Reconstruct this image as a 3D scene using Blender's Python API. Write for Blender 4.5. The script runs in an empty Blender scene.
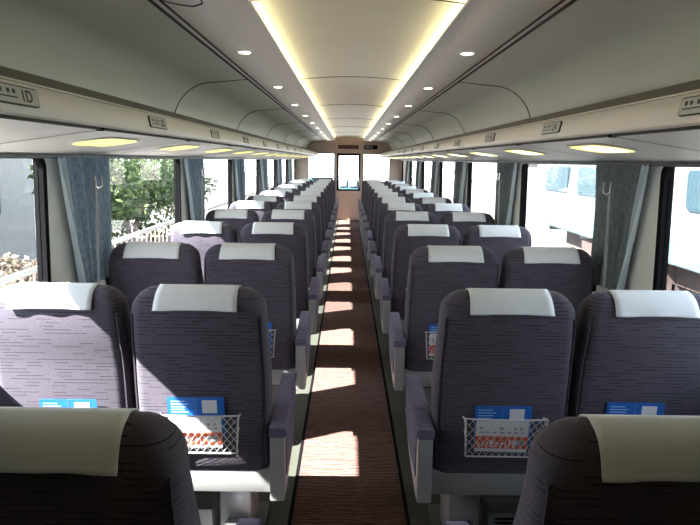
import bpy, bmesh, math, random
from mathutils import Vector, Matrix
random.seed(7)
S = bpy.context.scene
COL = S.collection
P = 0.98            # seat pitch
Y0 = 0.87           # crest of nearest headrest
NROW = 13
YEND = 14.5
YBACK = -1.6
PI = math.pi

# ------------------------------------------------------------ materials
def nt(name):
    m = bpy.data.materials.new(name); m.use_nodes = True
    n = m.node_tree; b = n.nodes['Principled BSDF']
    return m, n, b
def N(n, t, **kw):
    x = n.nodes.new(t)
    for k, v in kw.items(): setattr(x, k, v)
    return x
def simple(name, col, rough=0.6, metal=0.0, noise=0.0, nscale=8.0, bump=0.0, bscale=200, spec=0.5, stretch=None):
    m, n, b = nt(name)
    b.inputs['Roughness'].default_value = rough
    b.inputs['Metallic'].default_value = metal
    b.inputs['Specular IOR Level'].default_value = spec
    tc = N(n, 'ShaderNodeTexCoord')
    mp = N(n, 'ShaderNodeMapping')
    if stretch: mp.inputs['Scale'].default_value = stretch
    n.links.new(tc.outputs['Object'], mp.inputs['Vector'])
    no = N(n, 'ShaderNodeTexNoise'); no.inputs['Scale'].default_value = nscale; no.inputs['Detail'].default_value = 4
    n.links.new(mp.outputs[0], no.inputs['Vector'])
    r = N(n, 'ShaderNodeMix', data_type='RGBA')
    c1 = [max(0, c*(1-noise)) for c in col] + [1]; c2 = [min(1, c*(1+noise)) for c in col] + [1]
    r.inputs[6].default_value = c1; r.inputs[7].default_value = c2
    n.links.new(no.outputs['Fac'], r.inputs[0]); n.links.new(r.outputs[2], b.inputs['Base Color'])
    if bump:
        n2 = N(n, 'ShaderNodeTexNoise'); n2.inputs['Scale'].default_value = bscale
        n.links.new(mp.outputs[0], n2.inputs['Vector'])
        bp = N(n, 'ShaderNodeBump'); bp.inputs['Strength'].default_value = bump; bp.inputs['Distance'].default_value = 0.002
        n.links.new(n2.outputs['Fac'], bp.inputs['Height']); n.links.new(bp.outputs[0], b.inputs['Normal'])
    return m
def emis(name, col, s):
    m, n, b = nt(name)
    b.inputs['Base Color'].default_value = (*col, 1)
    b.inputs['Emission Color'].default_value = (*col, 1); b.inputs['Emission Strength'].default_value = s
    return m
def mth(n, op, a, b=None):
    x = N(n, 'ShaderNodeMath', operation=op)
    for i, v in enumerate((a, b)):
        if v is None: continue
        if isinstance(v, (int, float)): x.inputs[i].default_value = v
        else: n.links.new(v, x.inputs[i])
    return x.outputs[0]
def fabric(name, base, dash):
    m, n, b = nt(name)
    b.inputs['Roughness'].default_value = 0.95
    b.inputs['Specular IOR Level'].default_value = 0.15
    b.inputs['Sheen Weight'].default_value = 0.12
    b.inputs['Sheen Roughness'].default_value = 0.5
    tc = N(n, 'ShaderNodeTexCoord'); sp = N(n, 'ShaderNodeSeparateXYZ')
    n.links.new(tc.outputs['Object'], sp.inputs[0])
    # u runs across the seat (and a little along it so that the sides carry dashes too)
    u = mth(n, 'ADD', sp.outputs['X'], mth(n, 'MULTIPLY', sp.outputs['Y'], 0.9))
    v = mth(n, 'DIVIDE', sp.outputs['Z'], 0.0125)
    row = mth(n, 'FLOOR', v); fr = mth(n, 'FRACT', v)
    wn = N(n, 'ShaderNodeTexWhiteNoise', noise_dimensions='1D'); n.links.new(row, wn.inputs['W'])
    cell = mth(n, 'FLOOR', mth(n, 'ADD', mth(n, 'DIVIDE', u, 0.048), mth(n, 'MULTIPLY', wn.outputs['Value'], 17.3)))
    cx = N(n, 'ShaderNodeCombineXYZ'); n.links.new(cell, cx.inputs[0]); n.links.new(row, cx.inputs[1])
    w2 = N(n, 'ShaderNodeTexWhiteNoise', noise_dimensions='2D'); n.links.new(cx.outputs[0], w2.inputs['Vector'])
    on = mth(n, 'GREATER_THAN', w2.outputs['Value'], 0.5)
    ln = mth(n, 'LESS_THAN', fr, 0.15)
    d = mth(n, 'MULTIPLY', on, ln)
    no = N(n, 'ShaderNodeTexNoise'); no.inputs['Scale'].default_value = 260; no.inputs['Detail'].default_value = 3
    n.links.new(tc.outputs['Object'], no.inputs['Vector'])
    r = N(n, 'ShaderNodeMix', data_type='RGBA')
    r.inputs[6].default_value = [c*0.55 for c in base] + [1]; r.inputs[7].default_value = [c*1.45 for c in base] + [1]
    n.links.new(no.outputs['Fac'], r.inputs[0])
    r2 = N(n, 'ShaderNodeMix', data_type='RGBA'); n.links.new(d, r2.inputs[0])
    n.links.new(r.outputs[2], r2.inputs[6]); r2.inputs[7].default_value = (*dash, 1)
    n.links.new(r2.outputs[2], b.inputs['Base Color'])
    bp = N(n, 'ShaderNodeBump'); bp.inputs['Strength'].default_value = 0.25; bp.inputs['Distance'].default_value = 0.002
    n.links.new(mth(n, 'SUBTRACT', no.outputs['Fac'], d), bp.inputs['Height']); n.links.new(bp.outputs[0], b.inputs['Normal'])
    return m
def carpet_mat():
    m, n, b = nt('ribbed_red_carpet')
    b.inputs['Roughness'].default_value = 1.0; b.inputs['Specular IOR Level'].default_value = 0.1
    tc = N(n, 'ShaderNodeTexCoord'); mp = N(n, 'ShaderNodeMapping'); mp.inputs['Scale'].default_value = (1.4, 9, 1)
    n.links.new(tc.outputs['Object'], mp.inputs['Vector'])
    wv = N(n, 'ShaderNodeTexWave', wave_type='BANDS', bands_direction='Y'); wv.inputs['Scale'].default_value = 2.6
    wv.inputs['Distortion'].default_value = 5; wv.inputs['Detail'].default_value = 3; wv.inputs['Detail Scale'].default_value = 2.5
    n.links.new(mp.outputs[0], wv.inputs['Vector'])
    cr = N(n, 'ShaderNodeValToRGB'); e = cr.color_ramp.elements
    e[0].position = 0.15; e[0].color = (0.055, 0.03, 0.026, 1); e[1].position = 0.8; e[1].color = (0.20, 0.115, 0.10, 1)
    n.links.new(wv.outputs['Color'], cr.inputs[0]); n.links.new(cr.outputs[0], b.inputs['Base Color'])
    bp = N(n, 'ShaderNodeBump'); bp.inputs['Strength'].default_value = 0.4; bp.inputs['Distance'].default_value = 0.004
    n.links.new(wv.outputs['Fac'], bp.inputs['Height']); n.links.new(bp.outputs[0], b.inputs['Normal'])
    return m
def glass_mat(name, tint=(0.93, 0.97, 0.98), refl=0.09):
    m, n, b = nt(name)
    out = n.nodes['Material Output']; n.nodes.remove(b)
    t = N(n, 'ShaderNodeBsdfTransparent'); t.inputs[0].default_value = (*tint, 1)
    g = N(n, 'ShaderNodeBsdfGlossy'); g.inputs['Roughness'].default_value = 0.02
    fr = N(n, 'ShaderNodeFresnel'); fr.inputs['IOR'].default_value = 1.35
    mx = N(n, 'ShaderNodeMixShader')
    fac = mth(n, 'MINIMUM', mth(n, 'MULTIPLY', fr.outputs[0], 1.0), 0.35)
    n.links.new(fac, mx.inputs[0]); n.links.new(t.outputs[0], mx.inputs[1]); n.links.new(g.outputs[0], mx.inputs[2])
    n.links.new(mx.outputs[0], out.inputs[0])
    return m
def cloth_mat(name, col, trans, noise=0.3, nscale=120):
    m, n, b = nt(name)
    out = n.nodes['Material Output']
    tc = N(n, 'ShaderNodeTexCoord'); no = N(n, 'ShaderNodeTexNoise'); no.inputs['Scale'].default_value = nscale; no.inputs['Detail'].default_value = 5
    mp = N(n, 'ShaderNodeMapping'); mp.inputs['Scale'].default_value = (1, 1, 0.35)
    n.links.new(tc.outputs['Object'], mp.inputs[0]); n.links.new(mp.outputs[0], no.inputs['Vector'])
    r = N(n, 'ShaderNodeMix', data_type='RGBA')
    r.inputs[6].default_value = [c*(1-noise) for c in col] + [1]; r.inputs[7].default_value = [min(1, c*(1+noise)) for c in col] + [1]
    n.links.new(no.outputs['Fac'], r.inputs[0]); n.links.new(r.outputs[2], b.inputs['Base Color'])
    b.inputs['Roughness'].default_value = 0.9; b.inputs['Specular IOR Level'].default_value = 0.1
    tr = N(n, 'ShaderNodeBsdfTranslucent'); n.links.new(r.outputs[2], tr.inputs[0])
    mx = N(n, 'ShaderNodeMixShader'); mx.inputs[0].default_value = trans
    n.links.new(b.outputs[0], mx.inputs[1]); n.links.new(tr.outputs[0], mx.inputs[2]); n.links.new(mx.outputs[0], out.inputs[0])
    return m
def leaf_mat(name, c1, c2):
    m = cloth_mat(name, c1, 0.35, 0.5, 3)
    return m

M = {}
M['fabric'] = fabric('plum_dash_fabric', (0.084, 0.073, 0.098), (0.016, 0.013, 0.022))
M['pad'] = fabric('armrest_plum_fabric', (0.12, 0.10, 0.16), (0.07, 0.07, 0.11))
M['piping'] = simple('plum_piping', (0.05, 0.04, 0.06), 0.9)
M['white'] = cloth_mat('white_headrest_cloth', (0.78, 0.80, 0.83), 0.06, 0.04, 30)
M['metal'] = simple('silver_grey_painted_metal', (0.36, 0.36, 0.365), 0.42, 0.35, 0.08, 20)
M['dmetal'] = simple('dark_grey_metal', (0.11, 0.115, 0.12), 0.4, 0.5)
M['wire'] = simple('pale_net_cord', (0.62, 0.62, 0.62), 0.45, 0.4)
M['steel'] = simple('brushed_steel', (0.55, 0.56, 0.58), 0.25, 0.9)
M['blue'] = simple('blue_print', (0.012, 0.13, 0.50), 0.5)
M['paper'] = simple('white_print_paper', (0.78, 0.78, 0.78), 0.5)
M['red'] = simple('orange_red_print', (0.72, 0.10, 0.03), 0.5)
M['grey'] = simple('grey_print', (0.25, 0.26, 0.3), 0.5)
M['black'] = simple('black_rubber', (0.005, 0.005, 0.006), 0.7, spec=0.05)
M['wall'] = simple('warm_white_wall_panel', (0.66, 0.66, 0.62), 0.5, 0, 0.05, 4)
M['ceil'] = simple('cream_ceiling_panel', (0.80, 0.78, 0.72), 0.42, 0, 0.06, 2.5)
M['cove'] = simple('grey_green_cove_panel', (0.60, 0.61, 0.55), 0.40, 0, 0.08, 2.5)
M['bulge'] = simple('satin_cream_channel', (0.80, 0.77, 0.70), 0.36, 0, 0.05, 2.5)
M['rack'] = simple('satin_beige_rack', (0.80, 0.74, 0.67), 0.38, 0.0, 0.08, 3, stretch=(3, 0.5, 3))
M['soffit'] = simple('pale_soffit_panel', (0.68, 0.65, 0.60), 0.45, 0, 0.05, 3)
M['rackdark'] = simple('shaded_rack_lip', (0.16, 0.145, 0.11), 0.4, 0.2)  # rack lip; the shade on its back is put into the dark colour
M['joint'] = simple('dark_joint', (0.035, 0.032, 0.028), 0.7)
M['bulk'] = simple('tan_bulkhead_laminate', (0.42, 0.31, 0.26), 0.45, 0, 0.12, 30)
M['bulklow'] = simple('pinkish_wood_laminate', (0.52, 0.36, 0.28), 0.45, 0, 0.2, 12, stretch=(4, 1, 0.6))
M['floor'] = simple('olive_vinyl_floor', (0.05, 0.053, 0.042), 0.55, 0, 0.3, 60)
M['carpet'] = carpet_mat()
M['glass'] = glass_mat('window_glass')
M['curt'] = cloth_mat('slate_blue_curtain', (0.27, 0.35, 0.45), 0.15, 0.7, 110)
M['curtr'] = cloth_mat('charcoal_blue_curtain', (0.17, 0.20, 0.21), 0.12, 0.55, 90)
M['lining'] = cloth_mat('pale_curtain_lining', (0.70, 0.80, 0.88), 0.45, 0.1, 40)
M['cove_l'] = emis('yellow_cove_glow', (1.0, 0.91, 0.55), 7.0)
M['lamp'] = emis('warm_lamp_lens', (1.0, 0.88, 0.62), 8)
M['lens_y'] = emis('yellow_reading_lens', (0.95, 0.85, 0.25), 1.1)
M['lens_w'] = emis('white_reading_lens', (1.0, 0.97, 0.75), 2.6)
M['plate'] = simple('silver_number_plate', (0.50, 0.51, 0.48), 0.4, 0.0)
M['ink'] = simple('black_ink', (0.02, 0.02, 0.02), 0.5)
M['teal'] = simple('dark_teal_panel', (0.05, 0.12, 0.14), 0.5)
M['led'] = simple('dark_maroon_display', (0.05, 0.012, 0.01), 0.3)
# outside
M['gravel'] = simple('sunlit_ballast', (0.17, 0.155, 0.145), 0.95, 0, 0.5, 9, 0.8, 25)
M['conc'] = simple('pale_concrete', (0.22, 0.21, 0.20), 0.9, 0, 0.1, 3)
M['leafd'] = leaf_mat('dark_green_leaves', (0.05, 0.075, 0.035), None)
M['leafl'] = leaf_mat('light_green_leaves', (0.11, 0.15, 0.06), None)
M['straw'] = leaf_mat('dry_straw_grass', (0.28, 0.23, 0.17), None)
M['bark'] = simple('brown_bark', (0.16, 0.11, 0.08), 0.9, 0, 0.3, 20)
M['rail'] = simple('rusty_steel_rail', (0.30, 0.22, 0.18), 0.5, 0.5)
M['tbody'] = simple('white_train_paint', (0.19, 0.22, 0.23), 0.5)
M['tteal'] = simple('pale_aqua_train_paint', (0.09, 0.17, 0.175), 0.5)
M['tglass'] = simple('blue_tinted_train_window', (0.03, 0.055, 0.07), 0.3, spec=0.15)
M['under'] = simple('dusty_underframe', (0.10, 0.075, 0.07), 0.8, 0.2, 0.4, 6)
M['roofing'] = simple('grey_roofing', (0.22, 0.24, 0.26), 0.6)

# ------------------------------------------------------------ mesh helpers
def box(bm, x0, x1, y0, y1, z0, z1, mi=0):
    vs = [bm.verts.new((x, y, z)) for z in (z0, z1) for y in (y0, y1) for x in (x0, x1)]
    for f in ((0, 2, 3, 1), (4, 5, 7, 6), (0, 1, 5, 4), (2, 6, 7, 3), (0, 4, 6, 2), (1, 3, 7, 5)):
        fc = bm.faces.new([vs[i] for i in f]); fc.material_index = mi
def rbox(bm, x0, x1, y0, y1, z0, z1, r=0.01, seg=3):
    b2 = bmesh.new(); box(b2, x0, x1, y0, y1, z0, z1)
    bmesh.ops.bevel(b2, geom=b2.edges[:], offset=r, segments=seg, profile=0.5, affect='EDGES')
    me = bpy.data.meshes.new('t'); b2.to_mesh(me); b2.free(); bm.from_mesh(me); bpy.data.meshes.remove(me)
def tube(bm, pts, r, seg=6, closed=False, caps=True):
    pts = [Vector(p) for p in pts]; n = len(pts); rings = []
    up0 = None
    for i, p in enumerate(pts):
        if closed: d = pts[(i+1) % n] - pts[i-1]
        else: d = pts[min(i+1, n-1)] - pts[max(i-1, 0)]
        d.normalize()
        if up0 is None:
            up0 = Vector((0, 0, 1)) if abs(d.z) < 0.9 else Vector((1, 0, 0))
        a = d.cross(up0)
        if a.length < 1e-4: a = d.cross(Vector((0, 1, 0)))
        a.normalize(); b = a.cross(d).normalized(); up0 = b
        rr = r[i] if isinstance(r, (list, tuple)) else r
        rings.append([bm.verts.new(p + a*math.cos(2*PI*k/seg)*rr + b*math.sin(2*PI*k/seg)*rr) for k in range(seg)])
    m = n if closed else n-1
    for i in range(m):
        A, B = rings[i], rings[(i+1) % n]
        for k in range(seg):
            bm.faces.new((A[k], A[(k+1) % seg], B[(k+1) % seg], B[k]))
    if caps and not closed:
        bm.faces.new(rings[0][::-1]); bm.faces.new(rings[-1])
def loft(bm, rings, cap0=True, cap1=True, closed=True):
    R = [[bm.verts.new(p) for p in r] for r in rings]
    n = len(R[0])
    for A, B in zip(R[:-1], R[1:]):
        for k in range(n if closed else n-1):
            bm.faces.new((A[k], A[(k+1) % n], B[(k+1) % n], B[k]))
    if cap0: bm.faces.new(R[0][::-1])
    if cap1: bm.faces.new(R[-1])
def prism(bm, poly, axis, a0, a1):
    """poly: 2D points; axis 'x': (y,z) extruded in x; 'y': (x,z); 'z': (x,y)"""
    def mk(p, a):
        return {'x': (a, p[0], p[1]), 'y': (p[0], a, p[1]), 'z': (p[0], p[1], a)}[axis]
    A = [bm.verts.new(mk(p, a0)) for p in poly]; B = [bm.verts.new(mk(p, a1)) for p in poly]
    n = len(poly)
    for k in range(n): bm.faces.new((A[k], A[(k+1) % n], B[(k+1) % n], B[k]))
    bm.faces.new(A[::-1]); bm.faces.new(B)
def strip(bm, prof, y0, y1, ny=1):
    """open profile (x,z) extruded along y"""
    R = []
    for j in range(ny+1):
        y = y0 + (y1-y0)*j/ny
        R.append([bm.verts.new((x, y, z)) for x, z in prof])
    for A, B in zip(R[:-1], R[1:]):
        for k in range(len(prof)-1): bm.faces.new((A[k], A[k+1], B[k+1], B[k]))
def obj(name, bm, mat, parent=None, smooth=False, angle=40, recalc=True):
    if recalc: bmesh.ops.recalc_face_normals(bm, faces=bm.faces[:])
    me = bpy.data.meshes.new(name); bm.to_mesh(me); bm.free()
    o = bpy.data.objects.new(name, me); COL.objects.link(o)
    for m in (mat if isinstance(mat, (list, tuple)) else [mat]): me.materials.append(m)
    if smooth:
        for p in me.polygons: p.use_smooth = True
        try: me.set_sharp_from_angle(angle=math.radians(angle))
        except Exception: pass
    if parent: o.parent = parent
    return o
def tag(o, label, cat, group=None):
    o['label'] = label; o['category'] = cat
    if group: o['group'] = group
    return o
def thing(name, label, cat, loc=(0, 0, 0), rz=0, group=None):
    o = bpy.data.objects.new(name, None); COL.objects.link(o)
    o.empty_display_size = 0.1
    o.location = loc; o.rotation_euler = (0, 0, rz)
    return tag(o, label, cat, group)
def struct(o):
    o['kind'] = 'structure'; return o
def dup(root, loc, label, group=None):
    def cp(o, par):
        c = o.copy(); COL.objects.link(c); c.parent = par
        for ch in list(o.children): cp(ch, c)
        return c
    r = cp(root, None); r.location = loc; r['label'] = label
    if group: r['group'] = group
    return r
def rrect(hw, y0, y1, r, n=5):
    """rounded rectangle outline in x,y"""
    cy0, cy1 = y0+r, y1-r; out = []
    for cx, cy, a0 in ((hw-r, cy0, -PI/2), (hw-r, cy1, 0), (-hw+r, cy1, PI/2), (-hw+r, cy0, PI)):
        for k in range(n+1):
            a = a0 + PI/2*k/n
            out.append((cx+r*math.cos(a), cy+r*math.sin(a)))
    return out
ORD = ['first', 'second', 'third', 'fourth', 'fifth', 'sixth', 'seventh', 'eighth', 'ninth', 'tenth', 'eleventh', 'twelfth', 'thirteenth', 'fourteenth', 'fifteenth']

# ------------------------------------------------------------ seats
# local frame: seat faces +Y; y=0 is the crest of the headrest rear
HW = 0.2385
ZB, ZT = 0.425, 1.105
def back_y(z):        # rear and front surface at height z
    t = (z-ZB)/(ZT-ZB)
    yr = 0.075*(1-t)**1.1 - 0.012*math.sin(PI*min(1, max(0, (t-0.62)/0.38)))
    th = 0.135 - 0.015*t + 0.03*math.sin(PI*min(1, t*1.2))*(1 if t < 0.83 else 0)
    return yr, yr+th
def back_rings():
    rings = []
    zs = [ZB + (ZT-0.075-ZB)*i/14 for i in range(15)]
    prm = [(z, 0, 0) for z in zs]
    R = 0.075
    for k in range(1, 9):
        a = PI/2*k/8
        prm.append((ZT-R+R*math.sin(a), R*(1-math.cos(a)), 0.052*(1-math.cos(a))))
    for z, sx, sy in prm:
        t = (z-ZB)/(ZT-ZB)
        hw = HW - 0.012*max(0, (t-0.5)/0.5)**1.5 - sx*0.95
        yr, yf = back_y(z)
        yr += sy; yf -= sy
        r = min(0.045, (yf-yr)*0.48)
        rings.append([(x, y, z) for x, y in rrect(hw, yr, yf, r)])
    return rings
def rear_at(z):
    R = 0.075; s = 0
    if z > ZT-R:
        a = math.asin(min(1, (z-(ZT-R))/R)); s = 0.052*(1-math.cos(a))
    yr, yf = back_y(z)
    return yr+s, yf-s
def mk_back(cx, parent):
    bm = bmesh.new(); loft(bm, [[(x+cx, y, z) for x, y, z in r] for r in back_rings()])
    b = obj('backrest', bm, M['fabric'], parent, True, 60)
    for s in (-1, 1):
        bm = bmesh.new(); pts = []
        for i in range(16):
            z = ZB+0.02 + (ZT-0.085-ZB-0.02)*i/15
            t = (z-ZB)/(ZT-ZB)
            hw = HW - 0.012*max(0, (t-0.5)/0.5)**1.5
            yr, yf = back_y(z)
            pts.append((cx+s*(hw-0.012), yr+0.010, z))
        tube(bm, pts, 0.004, 5)
        obj('piping', bm, M['piping'], b, True)
    return b
def mk_cover(cx, parent, w=0.138, drop=0.066, skew=0.0, seed=1):
    rnd = random.Random(seed)
    path = []
    off = 0.005
    for k in range(9):
        z = ZT-drop + (drop-0.004)*k/8
        path.append((rear_at(z)[0]-off - (0.003 if k == 0 else 0), z))
    yc0, yc1 = rear_at(ZT)
    for k in range(1, 5):
        path.append((yc0 + (yc1-yc0)*k/5, ZT+off))
    for k in range(8):
        z = ZT-0.004 - 0.12*k/7
        path.append((rear_at(max(z, ZB))[1]+off, z))
    bm = bmesh.new(); NX = 14; G = []
    ph = rnd.uniform(0, 6)
    for j, (y, z) in enumerate(path):
        row = []
        for i in range(NX+1):
            u = i/NX*2-1
            ww = w*(1+0.03*(1-min(1, j/8)))
            x = u*ww + skew*(z-ZT)
            e = max(0, 1-j/5)
            row.append(bm.verts.new((cx+x, y-0.0025*e*(1+math.sin(u*7+ph)), z+0.0016*math.sin(u*4+ph)*e)))
        G.append(row)
    for a, b in zip(G[:-1], G[1:]):
        for i in range(NX): bm.faces.new((a[i], a[i+1], b[i+1], b[i]))
    o = obj('headrest_cloth', bm, M['white'], parent, True, 80)
    md = o.modifiers.new('thick', 'SOLIDIFY'); md.thickness = 0.0025; md.offset = 1
    return o
def mk_pocket(cx, parent):
    bm = bmesh.new()
    zt, zb = 0.668, 0.510
    wt, wb = 0.142, 0.128
    def yb(z): return back_y(z)[0]-0.006
    def yo(z): return back_y(z)[0]-0.006-(0.022*(z-zb)/(zt-zb)+0.020)
    # frame: top rail bowed outward, bottom rail, sides
    corners = [(-wt, zt), (wt, zt), (wb, zb), (-wb, zb)]
    pts = []
    for k in range(13):
        u = -1+2*k/12; pts.append((cx+u*wt, yo(zt), zt-0.004*(1-u*u)))
    for k in range(1, 5): t = k/5; pts.append((cx+wt+(wb-wt)*t, yo(zt+(zb-zt)*t), zt+(zb-zt)*t))
    for k in range(7): u = 1-2*k/6; pts.append((cx+u*wb, yo(zb), zb))
    for k in range(1, 5): t = k/5; pts.append((cx-wb-(wt-wb)*t, yo(zb+(zt-zb)*t), zb+(zt-zb)*t))
    tube(bm, pts, 0.0035, 6, closed=True)
    for sx in (-1, 1):
        tube(bm, [(cx+sx*wt, yo(zt), zt), (cx+sx*wt, yb(zt), zt-0.014)], 0.003, 5)
        tube(bm, [(cx+sx*wb, yo(zb), zb), (cx+sx*wb, yb(zb), zb)], 0.003, 5)
    fr = obj('pocket_frame', bm, M['wire'], parent, True)
    bm = bmesh.new()
    nst = 11; H = zt-zb
    def pt(u, t):
        w = wb+(wt-wb)*t; z = zb+H*t
        return (cx+u*w, yo(z)-0.004*math.sin(PI*t)*(1-u*u), z)
    # diagonal cords clipped to the frame
    step = 2/nst; L = 5
    for sgn in (-1, 1):
        for k in range(-L-1, nst+L+2):
            line = []
            for q in range(L*2+1):
                t = q/(L*2)
                u = -1 + step*k + sgn*step*L*(t-0.5)*0.9
                if -1 <= u <= 1: line.append(pt(u, t))
            if len(line) > 1: tube(bm, line, 0.0011, 4)
    for sx in (-1, 1):
        for t0 in (0.15, 0.5, 0.85):
            z = zb+H*t0; w = wb+(wt-wb)*t0
            tube(bm, [(cx+sx*w, yo(z), z), (cx+sx*w, yb(z+0.01), z+0.012)], 0.0014, 4)
    obj('net', bm, M['wire'], fr)
    return fr
def rounded_cushion(cx, parent):
    bm = bmesh.new(); rbox(bm, cx-0.232, cx+0.232, 0.13, 0.56, 0.36, 0.47, 0.035, 4)
    return obj('seat_cushion', bm, M['fabric'], parent, True, 60)
def make_unit(side):     # side -1: left of the aisle
    t = thing('double_train_seat', '', 'train seat')
    ca, cw = side*0.534, side*1.024
    for i, c in enumerate((ca, cw)):
        b = mk_back(c, t)
        mk_cover(c + side*0.0, b, seed=3+i)
        mk_pocket(c + side*0.0, t)
        rounded_cushion(c, t)
    # rear cross beam, under-frame
    bm = bmesh.new()
    x0, x1 = sorted((side*0.286, side*1.255))
    rbox(bm, x0, x1, 0.075, 0.115, 0.34, 0.43, 0.006, 2)
    obj('rear_beam', bm, M['metal'], t, True)
    bm = bmesh.new(); rbox(bm, x0+0.02, x1-0.02, 0.12, 0.54, 0.31, 0.365, 0.01, 2)
    obj('seat_pan', bm, M['dmetal'], t, True)
    # aisle-side arm: metal frame, fabric inset, padded top
    xa, xb = sorted((side*0.236, side*0.288))
    prof = [(0.03, 0.335), (0.03, 0.580), (0.04, 0.586), (0.44, 0.630), (0.455, 0.61), (0.45, 0.57), (0.40, 0.44), (0.34, 0.39), (0.10, 0.335)]
    bm = bmesh.new(); prism(bm, prof, 'x', xa, xb)
    bmesh.ops.bevel(bm, geom=[e for e in bm.edges], offset=0.004, segments=2, affect='EDGES')
    arm = obj('side_arm', bm, M['metal'], t, True, 30)
    ip = [(0.075, 0.41), (0.075, 0.572), (0.425, 0.61), (0.43, 0.575), (0.375, 0.455), (0.325, 0.42)]
    bm = bmesh.new(); xo = side*0.236; prism(bm, ip, 'x', xo-side*0.004, xo+side*0.002)
    obj('fabric_inset', bm, M['pad'], arm)
    bm = bmesh.new()
    rings = []
    for k in range(12):
        u = k/11; y = 0.028+u*0.44; z = 0.585+u*0.048
        hh = 0.018*(1-0.75*max(0, (u-0.86)/0.14)**2); hw = 0.031
        rr = []
        for (px, pz) in rrect(hw, -hh*0.55, hh*1.45, 0.009, 3): rr.append((side*0.262+px, y, z+pz))
        rings.append(rr)
    loft(bm, rings); obj('arm_pad', bm, M['pad'], arm, True, 50)
    # narrow centre arm folded between the backs
    # pedestal and base
    bm = bmesh.new(); px = side*0.45
    rbox(bm, px-0.062, px+0.062, 0.22, 0.42, 0.03, 0.33, 0.012, 2)
    obj('pedestal', bm, M['metal'], t, True)
    bm = bmesh.new(); rbox(bm, px-0.10, px+0.55 if side > 0 else px+0.10, 0.16, 0.50, 0.0, 0.035, 0.008, 2) if side > 0 else rbox(bm, px-0.55, px+0.10, 0.16, 0.50, 0.0, 0.035, 0.008, 2)
    obj('base_plate', bm, M['dmetal'], t, True)
    bm = bmesh.new(); pw = side*0.95; rbox(bm, pw-0.05, pw+0.05, 0.24, 0.40, 0.03, 0.33, 0.012, 2)
    obj('pedestal', bm, M['metal'], t, True)
    # swivel pedal at the rear, with a printed cap
    bm = bmesh.new(); px2 = side*0.435
    prism(bm, [(0.03, 0.05), (0.02, 0.125), (0.05, 0.155), (0.13, 0.17), (0.22, 0.15), (0.22, 0.05)], 'x', px2-0.045, px2+0.045)
    bmesh.ops.bevel(bm, geom=bm.edges[:], offset=0.006, segments=2, affect='EDGES')
    pd = obj('swivel_pedal', bm, M['steel'], t, True)
    bm = bmesh.new()
    a = Vector((px2-0.033, 0.062, 0.1605)); n_ = Vector((0, 0.08, 0.015)).normalized()
    for (u0, u1, v0, v1, mi) in ((0, 0.066, 0.0, 0.030, 0), (0.004, 0.062, 0.032, 0.058, 1)):
        q = [a+Vector((u0, 0, 0))+n_*v0, a+Vector((u1, 0, 0))+n_*v0, a+Vector((u1, 0, 0))+n_*v1, a+Vector((u0, 0, 0))+n_*v1]
        f = bm.faces.new([bm.verts.new(v+Vector((0, -0.0005, 0.002))) for v in q]); f.material_index = mi
    obj('pedal_label', bm, [M['blue'], M['paper']], pd)
    return t
protoL, protoR = make_unit(-1), make_unit(1)
def row_label(side, i):
    s = 'left' if side < 0 else 'right'
    if i == 0: return 'nearest dark plum double seat %s of the aisle, cut off by the bottom edge' % s
    if i == 1 and side < 0: return 'sunlit plum double seat left of the aisle, directly in front of the nearest one'
    if i == 1: return 'shaded plum double seat right of the aisle, directly in front of the nearest one'
    if i == NROW-1: return 'farthest plum double seat %s of the aisle, beside the end wall' % s
    return '%s plum double seat from the camera on the %s of the aisle' % (ORD[i], s)
units = {}
for side, pr in ((-1, protoL), (1, protoR)):
    for i in range(NROW):
        y = Y0+P*i
        g = 'double seats %s of the aisle' % ('left' if side < 0 else 'right')
        if i == 0:
            pr.location = (0, y, 0); pr['label'] = row_label(side, 0); pr['group'] = g; o = pr
        else: o = dup(pr, (0, y, 0), row_label(side, i), g)
        units[(side, i)] = o

# leaflets in the net pockets (rest inside, top level)
def leaflet_blue():
    bm = bmesh.new(); w, h = 0.20, 0.16
    box(bm, -w/2, w/2, -0.0005, 0.0005, 0, h, 0)
    def mark(x0, x1, z0, z1, mi): box(bm, x0, x1, -0.0012, -0.0006, z0, z1, mi)
    mark(0.022, 0.074, h-0.062, h-0.012, 1)
    for r_ in range(5):
        mark(-0.088, -0.088+(0.05, 0.062, 0.055, 0.048, 0.06)[r_], h-0.018-r_*0.0105, h-0.0145-r_*0.0105, 2)
    mark(-0.0005, 0.0005, 0, h, 3)
    return obj('blue_leaflet', bm, [M['blue'], M['paper'], simple('light_blue_print', (0.35, 0.55, 0.85), .5), M['grey']], None)
def leaflet_red():
    bm = bmesh.new(); w, h = 0.185, 0.125; rnd = random.Random(4)
    box(bm, -w/2, w/2, -0.0005, 0.0005, 0, h, 0)
    def mark(x0, x1, z0, z1, mi, d=0): box(bm, x0, x1, -0.0012-d, -0.0006-d, z0, z1, mi)
    mark(-w/2, w/2, 0.014, 0.062, 1)
    x = -0.082
    while x < 0.05:
        ww = rnd.uniform(0.006, 0.014); mark(x, x+ww, 0.030, 0.033+rnd.uniform(0, 0.016), 0, 0.0004); mark(x, x+ww*0.6, 0.019, 0.026, 0, 0.0004); x += ww+0.006
    mark(0.055, 0.08, 0.024, 0.052, 2, 0.0004)
    x = -0.08
    while x < 0.07:
        ww = rnd.uniform(0.006, 0.02); mark(x, x+ww, 0.075, 0.080, 2); 
        if rnd.random() < 0.6: mark(x, x+ww*0.7, 0.088, 0.098, 2)
        x += ww+0.009
    return obj('red_and_white_leaflet', bm, [M['paper'], M['red'], M['grey']], None)
bl, rl = leaflet_blue(), leaflet_red()
first = True
side_word = {-1: 'left', 1: 'right'}
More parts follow.
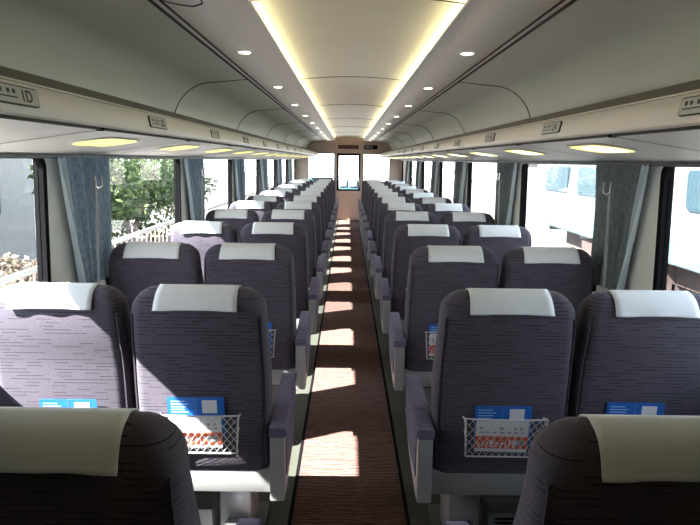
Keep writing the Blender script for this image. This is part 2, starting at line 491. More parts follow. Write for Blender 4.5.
for side in (-1, 1):
    for i in range(0, 6):
        for seat, cx in (('aisle', 0.534), ('window', 1.024)):
            if i == 0: continue
            if i >= 2 and seat == 'window': continue
            c = side*cx
            dx = {(-1, 1, 'aisle'): -0.012, (1, 1, 'aisle'): 0.0, (-1, 1, 'window'): 0.03, (1, 1, 'window'): -0.03}.get((side, i, seat), -side*0.02)
            lift = {(1, 1, 'aisle'): 0.012, (-1, 1, 'aisle'): 0.03, (-1, 1, 'window'): 0.016, (1, 1, 'window'): 0.03}.get((side, i, seat), 0.012)
            y = Y0+P*i
            yb = back_y(0.52)[0]
            where = '%s-hand %s seat, %s row from camera' % (side_word[side], seat, ORD[i])
            for kind, src, dy, z, rx in (('blue', bl, -0.0125, 0.53+lift, 0.125), ('red', rl, -0.0165, 0.524, 0.125)):
                o = src if first else src.copy()
                if not first: COL.objects.link(o)
                if kind == 'red': first = False
                o.location = (c+dx+(0 if kind == 'blue' else -0.004), y+yb+dy, z)
                o.rotation_euler = (rx, 0, random.uniform(-0.02, 0.02)); o.rotation_euler[1] = random.uniform(-0.02, 0.02)
                tag(o, ('blue leaflet in pocket of ' if kind == 'blue' else 'orange and white leaflet in pocket of ')+where, 'leaflet', 'leaflets in the seat pockets')

# ------------------------------------------------------------ shell
bm = bmesh.new(); box(bm, -1.5, 1.5, YBACK, YEND, -0.08, 0.0); struct(obj('floor', bm, M['floor']))
bm = bmesh.new(); box(bm, -0.245, 0.245, YBACK+0.02, YEND-0.03, 0.0, 0.006)
tag(obj('aisle_carpet', bm, M['carpet']), 'long reddish-brown ribbed carpet runner down the aisle', 'carpet')
for s in (-1, 1):
    bm = bmesh.new(); box(bm, *sorted((s*0.246, s*0.262)), YBACK+0.02, YEND-0.03, 0.0, 0.008)
    struct(obj('trim_%d' % (1 if s < 0 else 2), bm, M['black']))

WTOP, WBOT = 1.553, 0.84
XW = 1.35
WINS = []
k = 0
while True:
    a = 1.07+1.96*k; b = 2.45+1.97*k
    if a > YEND-1.0: break
    a = max(a, YBACK+0.15); b = min(b, YEND-0.25)
    WINS.append((a, b)); k += 1
def rr2(y0, y1, z0, z1, r, n=5):
    out = []
    for cy, cz, a0 in ((y1-r, z0+r, -PI/2), (y1-r, z1-r, 0), (y0+r, z1-r, PI/2), (y0+r, z0+r, PI)):
        for q in range(n+1):
            a = a0+PI/2*q/n; out.append((cy+r*math.cos(a), cz+r*math.sin(a)))
    return out
wn = 1
for s in (-1, 1):
    nm = 'left' if s < 0 else 'right'
    bm = bmesh.new()
    xa, xb = sorted((s*XW, s*(XW+0.035)))
    box(bm, xa, xb, YBACK, YEND, 0, WBOT); box(bm, xa, xb, YBACK, YEND, WTOP, 1.72)
    prev = YBACK
    for a, b in WINS + [(YEND, YEND)]:
        if a-prev > 0.001: box(bm, xa, xb, prev, a, WBOT, WTOP)
        prev = b
    w = struct(obj('wall_%s' % nm, bm, M['wall']))
    bm = bmesh.new(); rbox(bm, *sorted((s*(XW-0.035), s*XW)), YBACK+0.02, YEND-0.05, WBOT-0.06, WBOT-0.03, 0.008, 2)
    struct(obj('trim_%d' % (3 if s < 0 else 4), bm, M['metal'], None, True))
    for a, b in WINS:
        e = bpy.data.objects.new('window_%d' % wn, None); COL.objects.link(e); e.location = (s*XW, (a+b)/2, WBOT); struct(e); wn += 1
        e.empty_display_size = .1
        hy = (b-a)/2; H = WTOP-WBOT
        bm = bmesh.new()
        fw = 0.024
        o_ = rr2(-hy-0.006, hy+0.006, -0.006, H+0.004, 0.06); i_ = rr2(-hy+fw, hy-fw, fw, H-fw*0.6, 0.05)
        for x in (0,):
            A = [bm.verts.new((-s*0.008, p[0], p[1])) for p in o_]; B = [bm.verts.new((-s*0.008, p[0], p[1])) for p in i_]
            A2 = [bm.verts.new((s*0.004, p[0], p[1])) for p in o_]; B2 = [bm.verts.new((s*0.016, p[0], p[1])) for p in i_]
            n_ = len(A)
            for q in range(n_):
                r_ = (q+1) % n_
                bm.faces.new((A[q], A[r_], B[r_], B[q])); bm.faces.new((A2[q], A2[r_], A[r_], A[q])); bm.faces.new((B[q], B[r_], B2[r_], B2[q]))
        obj('window_frame', bm, M['black'], e, True, 40)
        # square corner fillers behind the rounded gasket
        bm = bmesh.new()
        box(bm, *sorted((s*0.012, s*0.036)), -hy, hy, 0, fw); box(bm, *sorted((s*0.012, s*0.036)), -hy, hy, H-fw*0.6, H)
        box(bm, *sorted((s*0.012, s*0.036)), -hy, -hy+fw, fw, H-fw*.6); box(bm, *sorted((s*0.012, s*0.036)), hy-fw, hy, fw, H-fw*.6)
        obj('outer_gasket', bm, M['black'], e)
        bm = bmesh.new(); v = [bm.verts.new((s*0.018, y_, z_)) for y_, z_ in ((-hy+.01, .01), (hy-.01, .01), (hy-.01, H-.01), (-hy+.01, H-.01))]; bm.faces.new(v)
        obj('glass_pane', bm, M['glass'], e)

# ceiling profile (right half), mirrored
def ceil_prof(s):
    pts = []
    cx, cz, rx, rz = 0.86, 1.76, 0.245, 0.255       # cove curve
    pts.append((1.36, 1.70)); pts.append((1.105, 1.70)); pts.append((1.105, 1.76))
    for q in range(1, 11):
        a = PI/2*q/10; pts.append((cx+rx*math.cos(a), cz+rz*math.sin(a)))
    pts.append((0.64, 2.035))
    return [(s*x, z) for x, z in pts]
def bulge_prof(s):
    pts = [(0.625, 2.04)]
    for q in range(0, 11):
        u = q/10; x = 0.615-u*0.262
        z = 2.038 - 0.018*math.sin(PI*min(1, u*1.15)) + 0.012*max(0, u-0.55)**1.5/0.3
        pts.append((x, z))
    pts += [(0.347, 2.050), (0.346, 2.058), (0.355, 2.061)]
    return [(s*x, z) for x, z in pts]
cen = [(x, 2.10+0.035*(1-(x/0.45)**2)) for x in [(-0.45+0.90*q/12) for q in range(13)]]
bm = bmesh.new(); strip(bm, cen, YBACK, YEND); 
c = struct(obj('ceiling', bm, M['ceil'], None, True, 60, recalc=False))
md = c.modifiers.new('t', 'SOLIDIFY'); md.thickness = 0.02; md.offset = 1
tn = 5
cl_i = 0
for s in (-1, 1):
    bm = bmesh.new(); strip(bm, ceil_prof(s), YBACK, YEND)
    o = obj('ceiling_cove', bm, M['cove'], c, True, 60)
    bm = bmesh.new(); strip(bm, bulge_prof(s), YBACK, YEND)
    o = obj('ceiling_channel', bm, M['bulge'], c, True, 60)
    # outer side and top of light trough
    bm = bmesh.new(); strip(bm, [(s*0.41, 2.04), (s*0.43, 2.12)], YBACK, YEND); obj('trough_side', bm, M['bulge'], c)
    # seam: two thin dark lines
    bm = bmesh.new()
    box(bm, *sorted((s*0.640, s*0.6465)), YBACK, YEND-0.01, 2.028, 2.040)
    box(bm, *sorted((s*0.612, s*0.617)), YBACK, YEND-0.01, 2.032, 2.044)
    obj('seam', bm, M['joint'], c)
    bm = bmesh.new(); box(bm, *sorted((s*0.617, s*0.640)), YBACK, YEND-0.01, 2.036, 2.05); obj('seam_rail', bm, M['bulge'], c)
    # panel joints curving over the cove
    for j in range(-1, 6):
        y = 3.50+1.96*j
        if y > YEND-0.3: break
        bm = bmesh.new(); pr = ceil_prof(s)[2:]
        pts = []
        for (x, z) in pr:
            nx, nz = s*0.86-x, 1.76-z; L = math.hypot(nx, nz) or 1
            pts.append((x+nx/L*0.0015, y, z+nz/L*0.0015))
        # rounded turn where the joint runs into the seam
        pts = pts[:-1] + [(s*0.67, y+0.0, 2.0325), (s*0.648, y, 2.033)]
        tube(bm, pts, 0.0035, 4); obj('panel_joint', bm, M['joint'], c)
        if j == 0 and s < 0:
            pts = [(x, 1.80, z-0.001) for x, z in bulge_prof(s)[0:6]]
            x, z = bulge_prof(s)[6]; pts += [(x+.008, 1.77, z-.001), (x+.018, 1.70, z-.001), (x+.02, 1.55, z-.001), (x+.02, 1.2, z-.001)]
            bm = bmesh.new(); tube(bm, pts, 0.0025, 4); obj('panel_joint', bm, M['joint'], c)
    bm = bmesh.new(); rbox(bm, *sorted((s*0.378, s*0.408)), YBACK+0.1, YEND-0.12, 2.064, 2.078, 0.004, 2)
    tag(obj('cove_light', bm, M['cove_l'], None, True), 'yellow strip light hidden behind the %s ceiling channel' % ('left' if s < 0 else 'right'), 'strip light')
for j in range(-1, 7):
    y = 2.06+1.96*j+0.0
    if y > YEND-0.3: break
    bm = bmesh.new(); tube(bm, [(x, y, z-0.001) for x, z in cen], 0.003, 4); obj('panel_joint', bm, M['joint'], c)

# soffit under the rack + rack
XS, ZS = 0.80, 1.638
def sofz(x): return 1.556+(XW-x)*(ZS-1.556)/(XW-XS)
for s in (-1, 1):
    nm = side_word[s]
    rk = thing('luggage_rack', 'long beige luggage rack with seat number plates above the %s windows' % nm, 'luggage rack', (s*1.1, YBACK, 1.6))
    def R(name, bm, mat, parent=rk, **kw):
        o = obj(name, bm, mat, parent, **kw)
        o.matrix_parent_inverse = Matrix.Translation((-s*1.1, -YBACK, -1.6)) if parent is rk else Matrix()
        return o
    bm = bmesh.new(); L = [(XW, sofz(XW)), (XS+0.012, sofz(XS)), (XS+0.012, sofz(XS)+0.012), (XW, sofz(XW)+0.012)]
    prism(bm, [(s*x, z) for x, z in L], 'y', YBACK, YEND-0.02); R('soffit_panel', bm, M['soffit'])
    bm = bmesh.new(); box(bm, *sorted((s*(XS+0.002), s*(XS+0.016))), YBACK, YEND-0.02, ZS-0.004, ZS+0.008); R('shadow_gap', bm, M['joint'])
    # rounded fascia
    bm = bmesh.new()
    F = [(XS+0.004, ZS+0.003), (XS-0.006, ZS+0.010), (XS-0.010, ZS+0.025), (XS-0.009, ZS+0.045), (XS+0.0, ZS+0.070), (XS+0.018, ZS+0.086), (XS+0.05, ZS+0.088), (XS+0.05, ZS+0.01)]
    prism(bm, [(s*x, z) for x, z in F], 'y', YBACK, YEND-0.02); R('fascia', bm, M['rack'], smooth=True, angle=35)
    bm = bmesh.new()
    F2 = [(XS+0.022, ZS+0.087), (XS+0.042, ZS+0.120), (XS+0.062, ZS+0.127), (XS+0.072, ZS+0.12), (XS+0.072, ZS+0.05), (XS+0.05, ZS+0.05)]
    prism(bm, [(s*x, z) for x, z in F2], 'y', YBACK, YEND-0.02); R('upper_lip', bm, M['rackdark'], smooth=True, angle=35)
    bm = bmesh.new(); tube(bm, [(s*(XS+0.026), YBACK, ZS+0.091), (s*(XS+0.026), YEND-0.03, ZS+0.091)], 0.004, 6); R('edge_bead', bm, M['rack'])
    bm = bmesh.new(); box(bm, *sorted((s*(XS+0.06), s*1.345)), YBACK, YEND-0.02, ZS+0.04, ZS+0.05); R('shelf', bm, M['soffit'])
    # soffit joints, one per seat row
    for j in range(-1, NROW+1):
        y = 1.80+P*j
        bm = bmesh.new()
        pts = [(s*XW, y), (s*(XS+0.02), y)]
        A = [bm.verts.new((s*XW, y-0.005, sofz(XW)-0.001)), bm.verts.new((s*XW, y+0.006, sofz(XW)-0.001)), bm.verts.new((s*(XS+0.015), y+0.006, sofz(XS+0.015)-0.001)), bm.verts.new((s*(XS+0.015), y-0.006, sofz(XS+0.015)-0.001))]
        bm.faces.new(A); R('soffit_joint', bm, M['joint'])
        bm = bmesh.new(); rbox(bm, *sorted((s*(XS-0.002), s*(XS+0.02))), y-0.022, y-0.004, ZS-0.007, ZS+0.003, 0.002, 1); R('clip', bm, M['black'])
    # number plates
    letters = 'D' if s < 0 else 'A'
    for j in range(0, 9):
        yc = 1.30+P*j
        if s > 0: yc += 0.0
        # plate lies on fascia between (XS-0.009,ZS+.03) and (XS+.022,ZS+.077)
        pa = Vector((s*(XS-0.0105), 0, ZS+0.028)); pb = Vector((s*(XS-0.0015), 0, ZS+0.072))
        upv = (pb-pa).normalized(); rt = Vector((0, s*-1, 0)) if False else Vector((0, 1 if s < 0 else -1, 0))
        nrm = Vector((-s*upv.z, 0, s*upv.x)); nrm = nrm if nrm.x*(-s) > 0 else -nrm
        cen_ = (pa+pb)/2 + Vector((0, yc, 0)) + nrm*0.004
        mt = Matrix((( rt.x, upv.x, nrm.x, cen_.x), (rt.y, upv.y, nrm.y, cen_.y), (rt.z, upv.z, nrm.z, cen_.z), (0, 0, 0, 1)))
        def plate(w, h, r, z0, z1):
            bm = bmesh.new(); prism(bm, rr2(-w/2, w/2, -h/2, h/2, r, 3), 'z', z0, z1); bm.transform(mt); return bm
        R('number_plate_border', plate(0.200, 0.046, 0.010, -0.003, 0.0015), M['ink'])
        pl = R('number_plate', plate(0.194, 0.040, 0.008, 0.0, 0.0025), M['plate'])
        if j < 4:
            bm = bmesh.new()
            for bx, bw in ((-0.078, 0.010), (-0.058, 0.010), (-0.030, 0.010), (-0.008, 0.010)): box(bm, bx, bx+bw, 0.002, 0.012, 0.0025, 0.0032)
            box(bm, -0.085, 0.008, -0.008, -0.005, 0.0025, 0.0032)
            bm.transform(mt); bm2 = obj('seat_symbols', bm, M['ink'], pl)
            cu = bpy.data.curves.new('txt', 'FONT'); cu.body = '%d%s' % (j+1, letters); cu.size = 0.040; cu.extrude = 0.0003; cu.offset = 0.0004
            to = bpy.data.objects.new('txt', cu); COL.objects.link(to)
            dg = bpy.context.evaluated_depsgraph_get(); me = bpy.data.meshes.new_from_object(to.evaluated_get(dg))
            bpy.data.objects.remove(to); me.transform(Matrix.Translation((0.022, -0.013, 0.003))); me.transform(mt)
            me.materials.clear(); me.materials.append(M['ink'])
            to = bpy.data.objects.new('seat_number', me); COL.objects.link(to); to.parent = pl
        # fix parent inverse for nested (pl carries offset already)
    # reading lights in the soffit
    for j in range(0, NROW-1):
        y = 2.24+P*j + (0.02 if s > 0 else 0)
        x = 0.985
        side_l = 'left' if s < 0 else 'right'
        e = thing('reading_light', ('%s yellow reading light from the camera in the panel above the %s windows' % (ORD[j], side_l)), 'reading light', (s*x, y, sofz(x)), 0, 'reading lights under the %s rack' % side_l)
        slope = math.atan2(ZS-1.556, XW-XS)*s
        e.rotation_euler = (0, slope, 0)
        # lens: long lozenge across the soffit, tapering to the wall end
        bm = bmesh.new(); prism(bm, rr2(-0.088, 0.088, -0.178, 0.178, 0.07, 6), 'z', -0.004, -0.0008); obj('lamp_bezel', bm, M['soffit'], e)
        bm = bmesh.new(); prism(bm, rr2(-0.078, 0.078, -0.165, 0.165, 0.062, 6), 'z', -0.0060, -0.0041)
        obj('lamp_lens', bm, M['lens_y'], e)
        bm = bmesh.new(); prism(bm, rr2(-0.062, 0.062, *((-0.14, 0.07) if s > 0 else (-0.02, 0.12)), 0.045, 6), 'z', -0.0072, -0.0061)
        obj('lamp_bulb_glow', bm, M['lens_w'] if s > 0 else M['lens_y'], e)
    # curtain rail
    bm = bmesh.new(); box(bm, *sorted((s*(XW-0.035), s*(XW-0.015))), YBACK+0.02, YEND-0.3, 1.540, 1.556)
    struct(obj('trim_%d' % (7 if s < 0 else 8), bm, M['dmetal']))
# downlights
for s in (-1, 1):
    for j in range(0, 10):
        y = 2.55+1.19*j - 0.04*(s > 0)
        bm = bmesh.new()
        def disc(r, z0, z1):
            bm = bmesh.new(); prism(bm, [(r*math.cos(2*PI*k/24), r*math.sin(2*PI*k/24)) for k in range(24)], 'z', z0, z1); return bm
        side_l = side_word[s]
        e = thing('ceiling_downlight', '%s small round downlight from the camera in the %s ceiling channel' % (ORD[j], side_l), 'downlight', (s*0.49, y, 2.0215), 0, 'downlights in the %s channel' % side_l)
        obj('trim_ring', disc(0.036, -0.003, 0.012), M['ceil'], e); obj('lamp_lens', disc(0.026, -0.0045, -0.0030), M['lamp'], e)

# ------------------------------------------------------------ end wall
YE = YEND
bm = bmesh.new()
for x0, x1, z0, z1 in ((-1.5, -1.06, 0, 1.80), (1.06, 1.5, 0, 1.80), (-1.06, -0.30, 0, 0.98), (0.30, 1.06, 0, 0.98), (-0.36, -0.30, 0.98, 1.72), (0.30, 0.36, 0.98, 1.72), (-1.5, 1.5, 1.72, 2.16)):
    box(bm, x0, x1, YE-0.05, YE+0.03, z0, z1)
we = struct(obj('wall_end', bm, M['bulk']))
for s, nm in ((-1, 'window_%d' % wn), (1, 'window_%d' % (wn+1))):
    e = bpy.data.objects.new(nm, None); COL.objects.link(e); e.location = (s*0.71, YE, 0.98); struct(e)
    bm = bmesh.new()
    for a in ((-0.35, -0.33, 0, 0.74), (0.33, 0.35, 0, 0.74), (-0.33, 0.33, 0, 0.025), (-0.33, 0.33, 0.72, 0.74)): box(bm, a[0], a[1], -0.056, 0.02, a[2], a[3])
    obj('window_frame', bm, M['teal'], e)
    bm = bmesh.new(); bm.faces.new([bm.verts.new(v) for v in ((-.34, 0, .01), (.34, 0, .01), (.34, 0, .73), (-.34, 0, .73))]); obj('glass_pane', bm, M['glass'], e)
d = bpy.data.objects.new('door_1', None); COL.objects.link(d); d.location = (0, YE, 0); struct(d)
bm = bmesh.new(); box(bm, -0.30, 0.30, -0.04, 0.0, 0.0, 0.76); obj('lower_panel', bm, M['bulklow'], d)
bm = bmesh.new()
for a in ((-0.30, -0.25, 0.76, 1.72), (0.25, 0.30, 0.76, 1.72), (-0.25, 0.25, 0.76, 0.80), (-0.25, 0.25, 1.66, 1.72)): box(bm, a[0], a[1], -0.045, 0.01, a[2], a[3])
obj('door_frame', bm, M['black'], d)
bm = bmesh.new(); bm.faces.new([bm.verts.new(v) for v in ((-.26, -.01, .79), (.26, -.01, .79), (.26, -.01, 1.67), (-.26, -.01, 1.67))]); obj('glass_pane', bm, M['glass'], d)
bm = bmesh.new(); rbox(bm, 0.262, 0.285, -0.085, -0.045, 0.85, 1.10, 0.006, 2); obj('door_handle', bm, M['steel'], d)
bm = bmesh.new(); rbox(bm, -0.28, 0.25, YE-0.09, YE-0.05, 1.83, 1.93, 0.005, 1)
dsp = tag(obj('display_board', bm, M['led']), 'long dark blank display board above the end door', 'display board')
sg = thing('toilet_sign', 'small dark sign with grey figures right of the display board', 'sign', (0.56, YE-0.05, 1.83))
bm = bmesh.new(); rbox(bm, -0.17, 0.17, -0.04, 0, 0, 0.10, 0.004, 1); obj('sign_box', bm, M['black'], sg)
bm = bmesh.new(); box(bm, -0.14, -0.04, -0.042, -0.04, 0.02, 0.08); box(bm, -0.02, 0.04, -0.042, -0.04, 0.03, 0.075); obj('sign_symbols', bm, M['grey'], sg)
# low teal partition / machine behind last left seats, seen below the end windows
bm = bmesh.new(); rbox(bm, -1.0, -0.40, YE-0.24, YE-0.06, 0, 1.10, 0.02, 2)
tag(obj('low_partition', bm, M['teal'], None, True), 'low dark teal cabinet under the end window left of the door', 'cabinet')
# vestibule beyond door: floor + two teal seats-like end consoles
ves = bmesh.new(); box(ves, -1.5, 1.5, YE+0.03, YE+1.6, -0.08, 0.0); struct(obj('floor_vestibule', ves, M['floor']))
ec = thing('end_console', 'dark teal equipment cabinet seen through the end door glass', 'cabinet', (0, YE+0.9, 0))
bm = bmesh.new(); rbox(bm, -0.34, 0.34, 0, 0.3, 0, 0.98, 0.02, 2); obj('cabinet_body', bm, M['teal'], ec, True)
bm = bmesh.new(); rbox(bm, 0.02, 0.24, -0.02, 0.0, 0.82, 1.14, 0.01, 2); rbox(bm, -0.26, -0.04, -0.02, 0.0, 0.82, 1.12, 0.01, 2); obj('cabinet_panel', bm, M['grey'], ec, True)
# wall behind the camera
bm = bmesh.new(); box(bm, -1.5, 1.5, YBACK-0.06, YBACK, 0, 2.2); struct(obj('wall_back', bm, M['dmetal']))
# outer roof so no light leaks above the ceiling
bm = bmesh.new()
rp = [(XW+0.10, 1.70), (XW+0.04, 1.95), (1.0, 2.22), (0.5, 2.32), (0, 2.35), (-0.5, 2.32), (-1.0, 2.22), (-XW-0.04, 1.95), (-XW-0.10, 1.70)]
strip(bm, rp, YBACK-0.06, YEND+0.03); ro = struct(obj('ceiling_outer_roof', bm, M['roofing']))
bm = bmesh.new(); prism(bm, rp, 'y', YBACK-0.06, YBACK-0.03); obj('end_cap', bm, M['roofing'], ro)
bm = bmesh.new(); prism(bm, [(x, max(z, 2.1)) for x, z in rp if abs(x) < 1.3] , 'y', YEND, YEND+0.03); obj('end_cap', bm, M['roofing'], ro)
# under-seat heater boxes along the floor
hp = None
for s in (-1, 1):
    for i in range(1, 4):
        y = Y0+P*i
        lab = '%s louvred heater box on the floor under the %s seats' % (['', 'nearest grey', 'second grey', 'third grey'][i], side_word[s])
        if hp is None:
            hp = thing('heater_box', lab, 'heater', (s*0.70, y+0.30, 0.037), 0, 'under-seat heaters')
            bm = bmesh.new(); rbox(bm, -0.15, 0.15, -0.05, 0.05, 0.0, 0.12, 0.006, 2); obj('heater_case', bm, M['metal'], hp, True)
            bm = bmesh.new()
            for q in range(5): box(bm, -0.12, 0.10, -0.053, -0.0495, 0.025+q*0.017, 0.033+q*0.017)
            obj('louvre', bm, M['black'], hp)
        else: dup(hp, (s*0.70, y+0.30, 0.037), lab)

# ------------------------------------------------------------ curtains
def curtain(s, ya, yb, yba, ybb, mat, amp, folds, seed, edge=None):
    """hangs from y range ya..yb at the rail to yba..ybb at the bottom"""
    rnd = random.Random(seed); bm = bmesh.new(); NU, NV = folds*8, 16; G = []
    zt, zb = 1.546, 0.93
    ph = rnd.uniform(0, 6)
    for j in range(NV+1):
        v = j/NV; row = []
        ve = v
        for i in range(NU+1):
            u = i/NU
            y = (ya+(yb-ya)*u)*(1-ve)+(yba+(ybb-yba)*u)*ve
            x = XW-0.022-amp*(0.6+0.4*v)*(0.5+0.5*math.sin(u*folds*2*PI+ph+0.5*math.sin(3*v+u*4)))
            z = zt+(zb-zt)*v - 0.02*math.sin(u*3)*v
            row.append(bm.verts.new((s*x, y, z)))
        G.append(row)
    for a, b in zip(G[:-1], G[1:]):
        for i in range(NU):
            f = bm.faces.new((a[i], a[i+1], b[i+1], b[i]))
            if edge is not None and i/NU < edge: f.material_index = 1
    return bm
for s in (-1, 1):
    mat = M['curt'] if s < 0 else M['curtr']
    for j in range(-1, 6):
        yp = 2.46+1.96*j
        if yp > YEND-1.4 or yp < 0.2: continue
        sl = side_word[s]
        if j == 0: lab0 = 'nearest %s pillar' % sl
        else: lab0 = '%s %s pillar from the camera' % (ORD[j], sl)
        a = curtain(s, yp+0.02, yp+0.32, yp+0.20, yp+0.325, mat, 0.05, 3, j+3*s, edge=0.22)
        o = obj('window_curtain', a, [mat, M['lining']], None, True, 80, recalc=False)
        tag(o, ('slate-blue' if s < 0 else 'charcoal-blue')+' curtain swept diagonally with pale lining edge at the '+lab0, 'curtain', 'near-side curtains')
        b = curtain(s, yp+0.33, yp+0.58, yp+0.34, yp+0.53, mat, 0.05, 2, j+40+3*s)
        o = obj('window_curtain', b, mat, None, True, 80, recalc=False)
        tag(o, ('slate-blue' if s < 0 else 'charcoal-blue')+' curtain gathered straight on the far side of the '+lab0, 'curtain', 'far-side curtains')
        e = thing('curtain_hook', 'silver hook and slim rod between the curtains at the '+lab0, 'curtain hook', (s*(XW-0.115), yp+0.23, 0.90), 0, 'curtain hooks')
        bm = bmesh.new(); tube(bm, [(0, 0, 0.0), (0, 0, 0.50)], 0.006, 6); obj('hook_rod', bm, M['metal'], e, True)
        bm = bmesh.new(); tube(bm, [(-s*0.01, -0.035, 0.56), (-s*0.014, -0.035, 0.51), (-s*0.012, 0, 0.50), (-s*0.014, 0.035, 0.51), (-s*0.01, 0.035, 0.56)], 0.006, 6); obj('hook_arm', bm, M['steel'], e, True)
        bm = bmesh.new(); tube(bm, [(s*0.02, 0.0, 0.02), (-s*0.01, 0.0, 0.02), (-s*0.02, -0.03, 0.03)], 0.005, 6); obj('lower_catch', bm, M['black'], e, True)

# ------------------------------------------------------------ outside
GZ = -1.15
bm = bmesh.new(); box(bm, -60, 60, -20, 90, GZ-0.1, GZ); struct(obj('ground', bm, M['gravel']))
def leaf_cloud(bm, cx, cy, cz, rx, ry, rz, n, size, rnd):
    for _ in range(n):
        while True:
            p = Vector((rnd.uniform(-1, 1), rnd.uniform(-1, 1), rnd.uniform(-1, 1)))
            if 0.35 < p.length < 1 : break
        c_ = Vector((cx+p.x*rx, cy+p.y*ry, cz+p.z*rz))
        a = Vector((rnd.gauss(0, 1), rnd.gauss(0, 1), rnd.gauss(0, 1))).normalized(); b = a.orthogonal().normalized()
        b = (Matrix.Rotation(rnd.uniform(0, 6), 3, a) @ b)
        c2 = a.cross(b)*0.5; s_ = size*rnd.uniform(0.6, 1.4)
        q = [c_-b*s_, c_+c2*s_, c_+b*s_, c_-c2*s_]
        f = bm.faces.new([bm.verts.new(v) for v in q]); f.material_index = 0 if rnd.random() < 0.7 else 1
def bush(x, y, w, h, n, lab, seed, base=GZ, mats=('leafd', 'leafl'), size=0.09):
    rnd = random.Random(seed)
    e = thing('bush', lab, 'bush', (x, y, base), 0, 'bushes beyond the left windows')
    bm = bmesh.new()
    for k in range(5):
        leaf_cloud(bm, rnd.uniform(-.3, .3)*w, rnd.uniform(-.4, .4)*w, h*rnd.uniform(.35, .65), w*rnd.uniform(.4, .6), w*rnd.uniform(.45, .7), h*rnd.uniform(.3, .42), n//5, size, rnd)
    obj('foliage', bm, [M[mats[0]], M[mats[1]]], e, recalc=False)
    bm = bmesh.new()
    for k in range(6):
        a = rnd.uniform(0, 6.28); tube(bm, [(0, 0, 0), (0.15*w*math.cos(a), 0.15*w*math.sin(a), h*0.3), (0.4*w*math.cos(a), 0.4*w*math.sin(a), h*0.75)], [0.05, 0.035, 0.012], 6)
    obj('stem', bm, M['bark'], e)
bush(-6.2, 13.2, 1.9, 3.6, 5000, 'big dark green bush beyond the second left window', 1)
bush(-6.8, 17.5, 2.0, 3.2, 4000, 'leafy green bush beyond the third left window', 2)
bush(-7.0, 23.0, 2.2, 3.4, 3000, 'green bush far beyond the left fence', 3)
bush(-5.6, 9.2, 0.9, 1.3, 2600, 'dry straw-coloured shrub beyond the nearest left window', 4, mats=('straw', 'bark'), size=0.06)
bush(-5.2, 7.6, 0.8, 1.1, 2200, 'low dry shrub at the left edge beyond the nearest window', 5, mats=('straw', 'straw'), size=0.06)
# bare tree
rnd = random.Random(9); bm = bmesh.new()
def branch(p, d, L, r, depth):
    q = p+d*L
    tube(bm, [p, (p+q)/2+Vector((rnd.uniform(-.04, .04),)*3)*L, q], [r, r*.8, r*.6], 5, caps=False)
    if depth == 0: return
    for _ in range(3):
        nd = (d+Vector((rnd.gauss(0, .5), rnd.gauss(0, .5), rnd.gauss(0.05, .4)))).normalized()
        branch(q, nd, L*rnd.uniform(.6, .85), r*.55, depth-1)
branch(Vector((0, 0, 0)), Vector((0, 0.1, 1)).normalized(), 1.3, 0.07, 4)
t = obj('bare_tree', bm, M['bark'], None, True); t.location = (-6.4, 8.6, GZ); tag(t, 'bare branching tree outside the nearest left window', 'tree')
# fence
fe = thing('trackside_fence', 'pale rail fence running beside the track outside the left windows', 'fence', (-4.0, 0, GZ))
bm = bmesh.new(); box(bm, -0.03, 0.03, 0, 60, 1.22, 1.29); obj('fence_rail', bm, M['conc'], fe)
bm = bmesh.new(); box(bm, -0.02, 0.02, 0, 60, 0.0, 0.55); obj('fence_base', bm, M['conc'], fe)
bm = bmesh.new()
for k in range(240): box(bm, -0.012, 0.012, k*0.25, k*0.25+0.024, 0.5, 1.25)
obj('fence_bars', bm, M['rail'], fe)
# pale building on the left
bd = thing('building', 'pale grey low building beyond the nearest left window', 'building', (-12, 12, GZ))
bm = bmesh.new(); box(bm, -3, 3, -7, 4, 0, 3.4); obj('building_wall', bm, M['conc'], bd)
bm = bmesh.new(); prism(bm, [(-3.3, 3.4), (3.3, 3.4), (3.3, 3.55), (0, 4.6), (-3.3, 3.55)], 'y', -7.3, 4.3); obj('building_roof', bm, M['roofing'], bd)
for k in range(3):
    bm = bmesh.new(); box(bm, 2.98, 3.03, -5.6+k*3.2, -4.0+k*3.2, 1.2, 2.4); obj('building_window', bm, M['tglass'], bd)
# parked train on the right
tx = 5.0
tr = thing('parked_train', 'white and aqua train parked on the next track beyond the right windows', 'train', (tx, 0, GZ))
bm = bmesh.new()
body = [(0, 1.15), (-0.03, 1.6), (0, 2.2), (0.06, 2.75), (0.35, 3.1), (1.0, 3.3), (1.8, 3.3), (2.45, 3.1), (2.74, 2.75), (2.8, 2.2), (2.83, 1.6), (2.8, 1.15)]
prism(bm, body, 'y', -14, 14.3); obj('train_body', bm, M['tbody'], tr, True, 30)
bm = bmesh.new(); box(bm, -0.04, 0.0, -13.9, 14.2, 1.18, 1.50); obj('aqua_stripe', bm, M['tteal'], tr)
for k in range(14):
    y = -13.0+k*1.98
    bm = bmesh.new(); prism(bm, rr2(y, y+1.45, 2.02, 2.62, 0.1, 4), 'x', -0.035, 0.1); obj('train_window', bm, M['tglass'], tr)
bm = bmesh.new(); box(bm, 0.35, 2.45, -13.5, 13.6, 0.75, 1.15); 
for k in range(12): box(bm, 0.1, 0.35, -12+k*2.1, -11+k*2.1, 0.5, 1.12)
obj('underframe', bm, M['under'], tr)
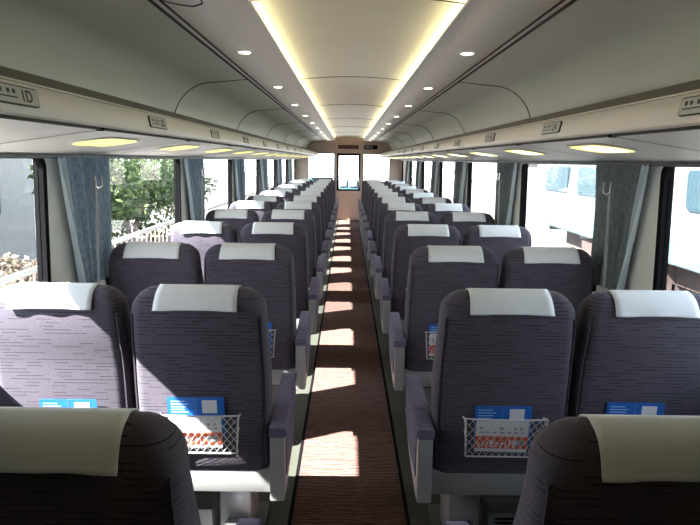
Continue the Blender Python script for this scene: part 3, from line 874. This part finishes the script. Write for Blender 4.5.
for yc in (-10.5, 10.6):
    bm = bmesh.new(); box(bm, 0.3, 0.5, yc-1.6, yc+1.6, 0.45, 0.75); box(bm, 2.3, 2.5, yc-1.6, yc+1.6, 0.45, 0.75); box(bm, 0.5, 2.3, yc-.2, yc+.2, 0.45, 0.75)
    bg = obj('bogie', bm, M['under'], tr)
    for wy in (-1.05, 1.05):
        for wx in (0.62, 2.1):
            bm = bmesh.new(); prism(bm, [(yc+wy+0.42*math.cos(2*PI*k/20), 0.56+0.42*math.sin(2*PI*k/20)) for k in range(20)], 'x', wx, wx+0.1); obj('wheel', bm, M['under'], bg)
bm = bmesh.new(); prism(bm, [(0.2, 1.0), (2.6, 1.0), (2.6, 2.9), (0.2, 2.9)], 'y', 14.3, 14.42); obj('end_gangway', bm, M['tteal'], tr)
for nm, x in (('near', 5.62), ('far', 7.15)):
    bm = bmesh.new(); box(bm, x-0.035, x+0.035, -20, 80, GZ, GZ+0.12)
    tag(obj('steel_rail', bm, M['rail']), '%s rusty rail under the parked train on the right' % nm, 'rail')
bd = thing('platform_shed', 'pale concrete shed beyond the parked train far right', 'building', (14, 34, GZ))
bm = bmesh.new(); box(bm, -2, 4, -8, 10, 0, 3.0); obj('shed_wall', bm, M['conc'], bd)
bm = bmesh.new(); box(bm, -2.6, 4.6, -8.5, 10.5, 3.0, 3.25); obj('shed_roof', bm, M['roofing'], bd)

# ------------------------------------------------------------ light
w = bpy.data.worlds.new('World'); S.world = w; w.use_nodes = True
n = w.node_tree; bg = n.nodes['Background']
tc = N(n, 'ShaderNodeTexCoord'); sp = N(n, 'ShaderNodeSeparateXYZ'); n.links.new(tc.outputs['Generated'], sp.inputs[0])
cr = N(n, 'ShaderNodeValToRGB'); cr.color_ramp.elements[0].color = (1.0, 1.0, 1.0, 1); cr.color_ramp.elements[0].position = 0.0
cr.color_ramp.elements[1].color = (0.55, 0.75, 1.0, 1); cr.color_ramp.elements[1].position = 0.8
n.links.new(sp.outputs['Z'], cr.inputs[0]); n.links.new(cr.outputs[0], bg.inputs['Color']); bg.inputs['Strength'].default_value = 6.0
sun = bpy.data.lights.new('sun', 'SUN'); sun.energy = 64; sun.angle = math.radians(0.6); sun.color = (1.0, 0.95, 0.88)
so = bpy.data.objects.new('sun', sun); COL.objects.link(so)
dv = Vector((1.0, 0.48, -1.075)).normalized()
so.rotation_euler = dv.to_track_quat('-Z', 'Y').to_euler(); so.location = (-20, -8, 20)

# ------------------------------------------------------------ camera
cam = bpy.data.cameras.new('camera'); co = bpy.data.objects.new('camera', cam); COL.objects.link(co)
cam.sensor_width = 36; cam.lens = 560/700*36; cam.clip_start = 0.02; cam.clip_end = 300
th = math.radians(6.0)
cam.shift_y = -(102.5-560*math.tan(th))/700; cam.shift_x = 3.0/700
mtx = Matrix.Rotation(PI/2-th, 4, 'X') @ Matrix.Rotation(math.radians(0.75), 4, 'Z')
co.matrix_world = Matrix.Translation((-0.026, 0, 1.55)) @ mtx
S.camera = co
S.view_settings.view_transform = 'Standard'
S.view_settings.exposure = 0.1
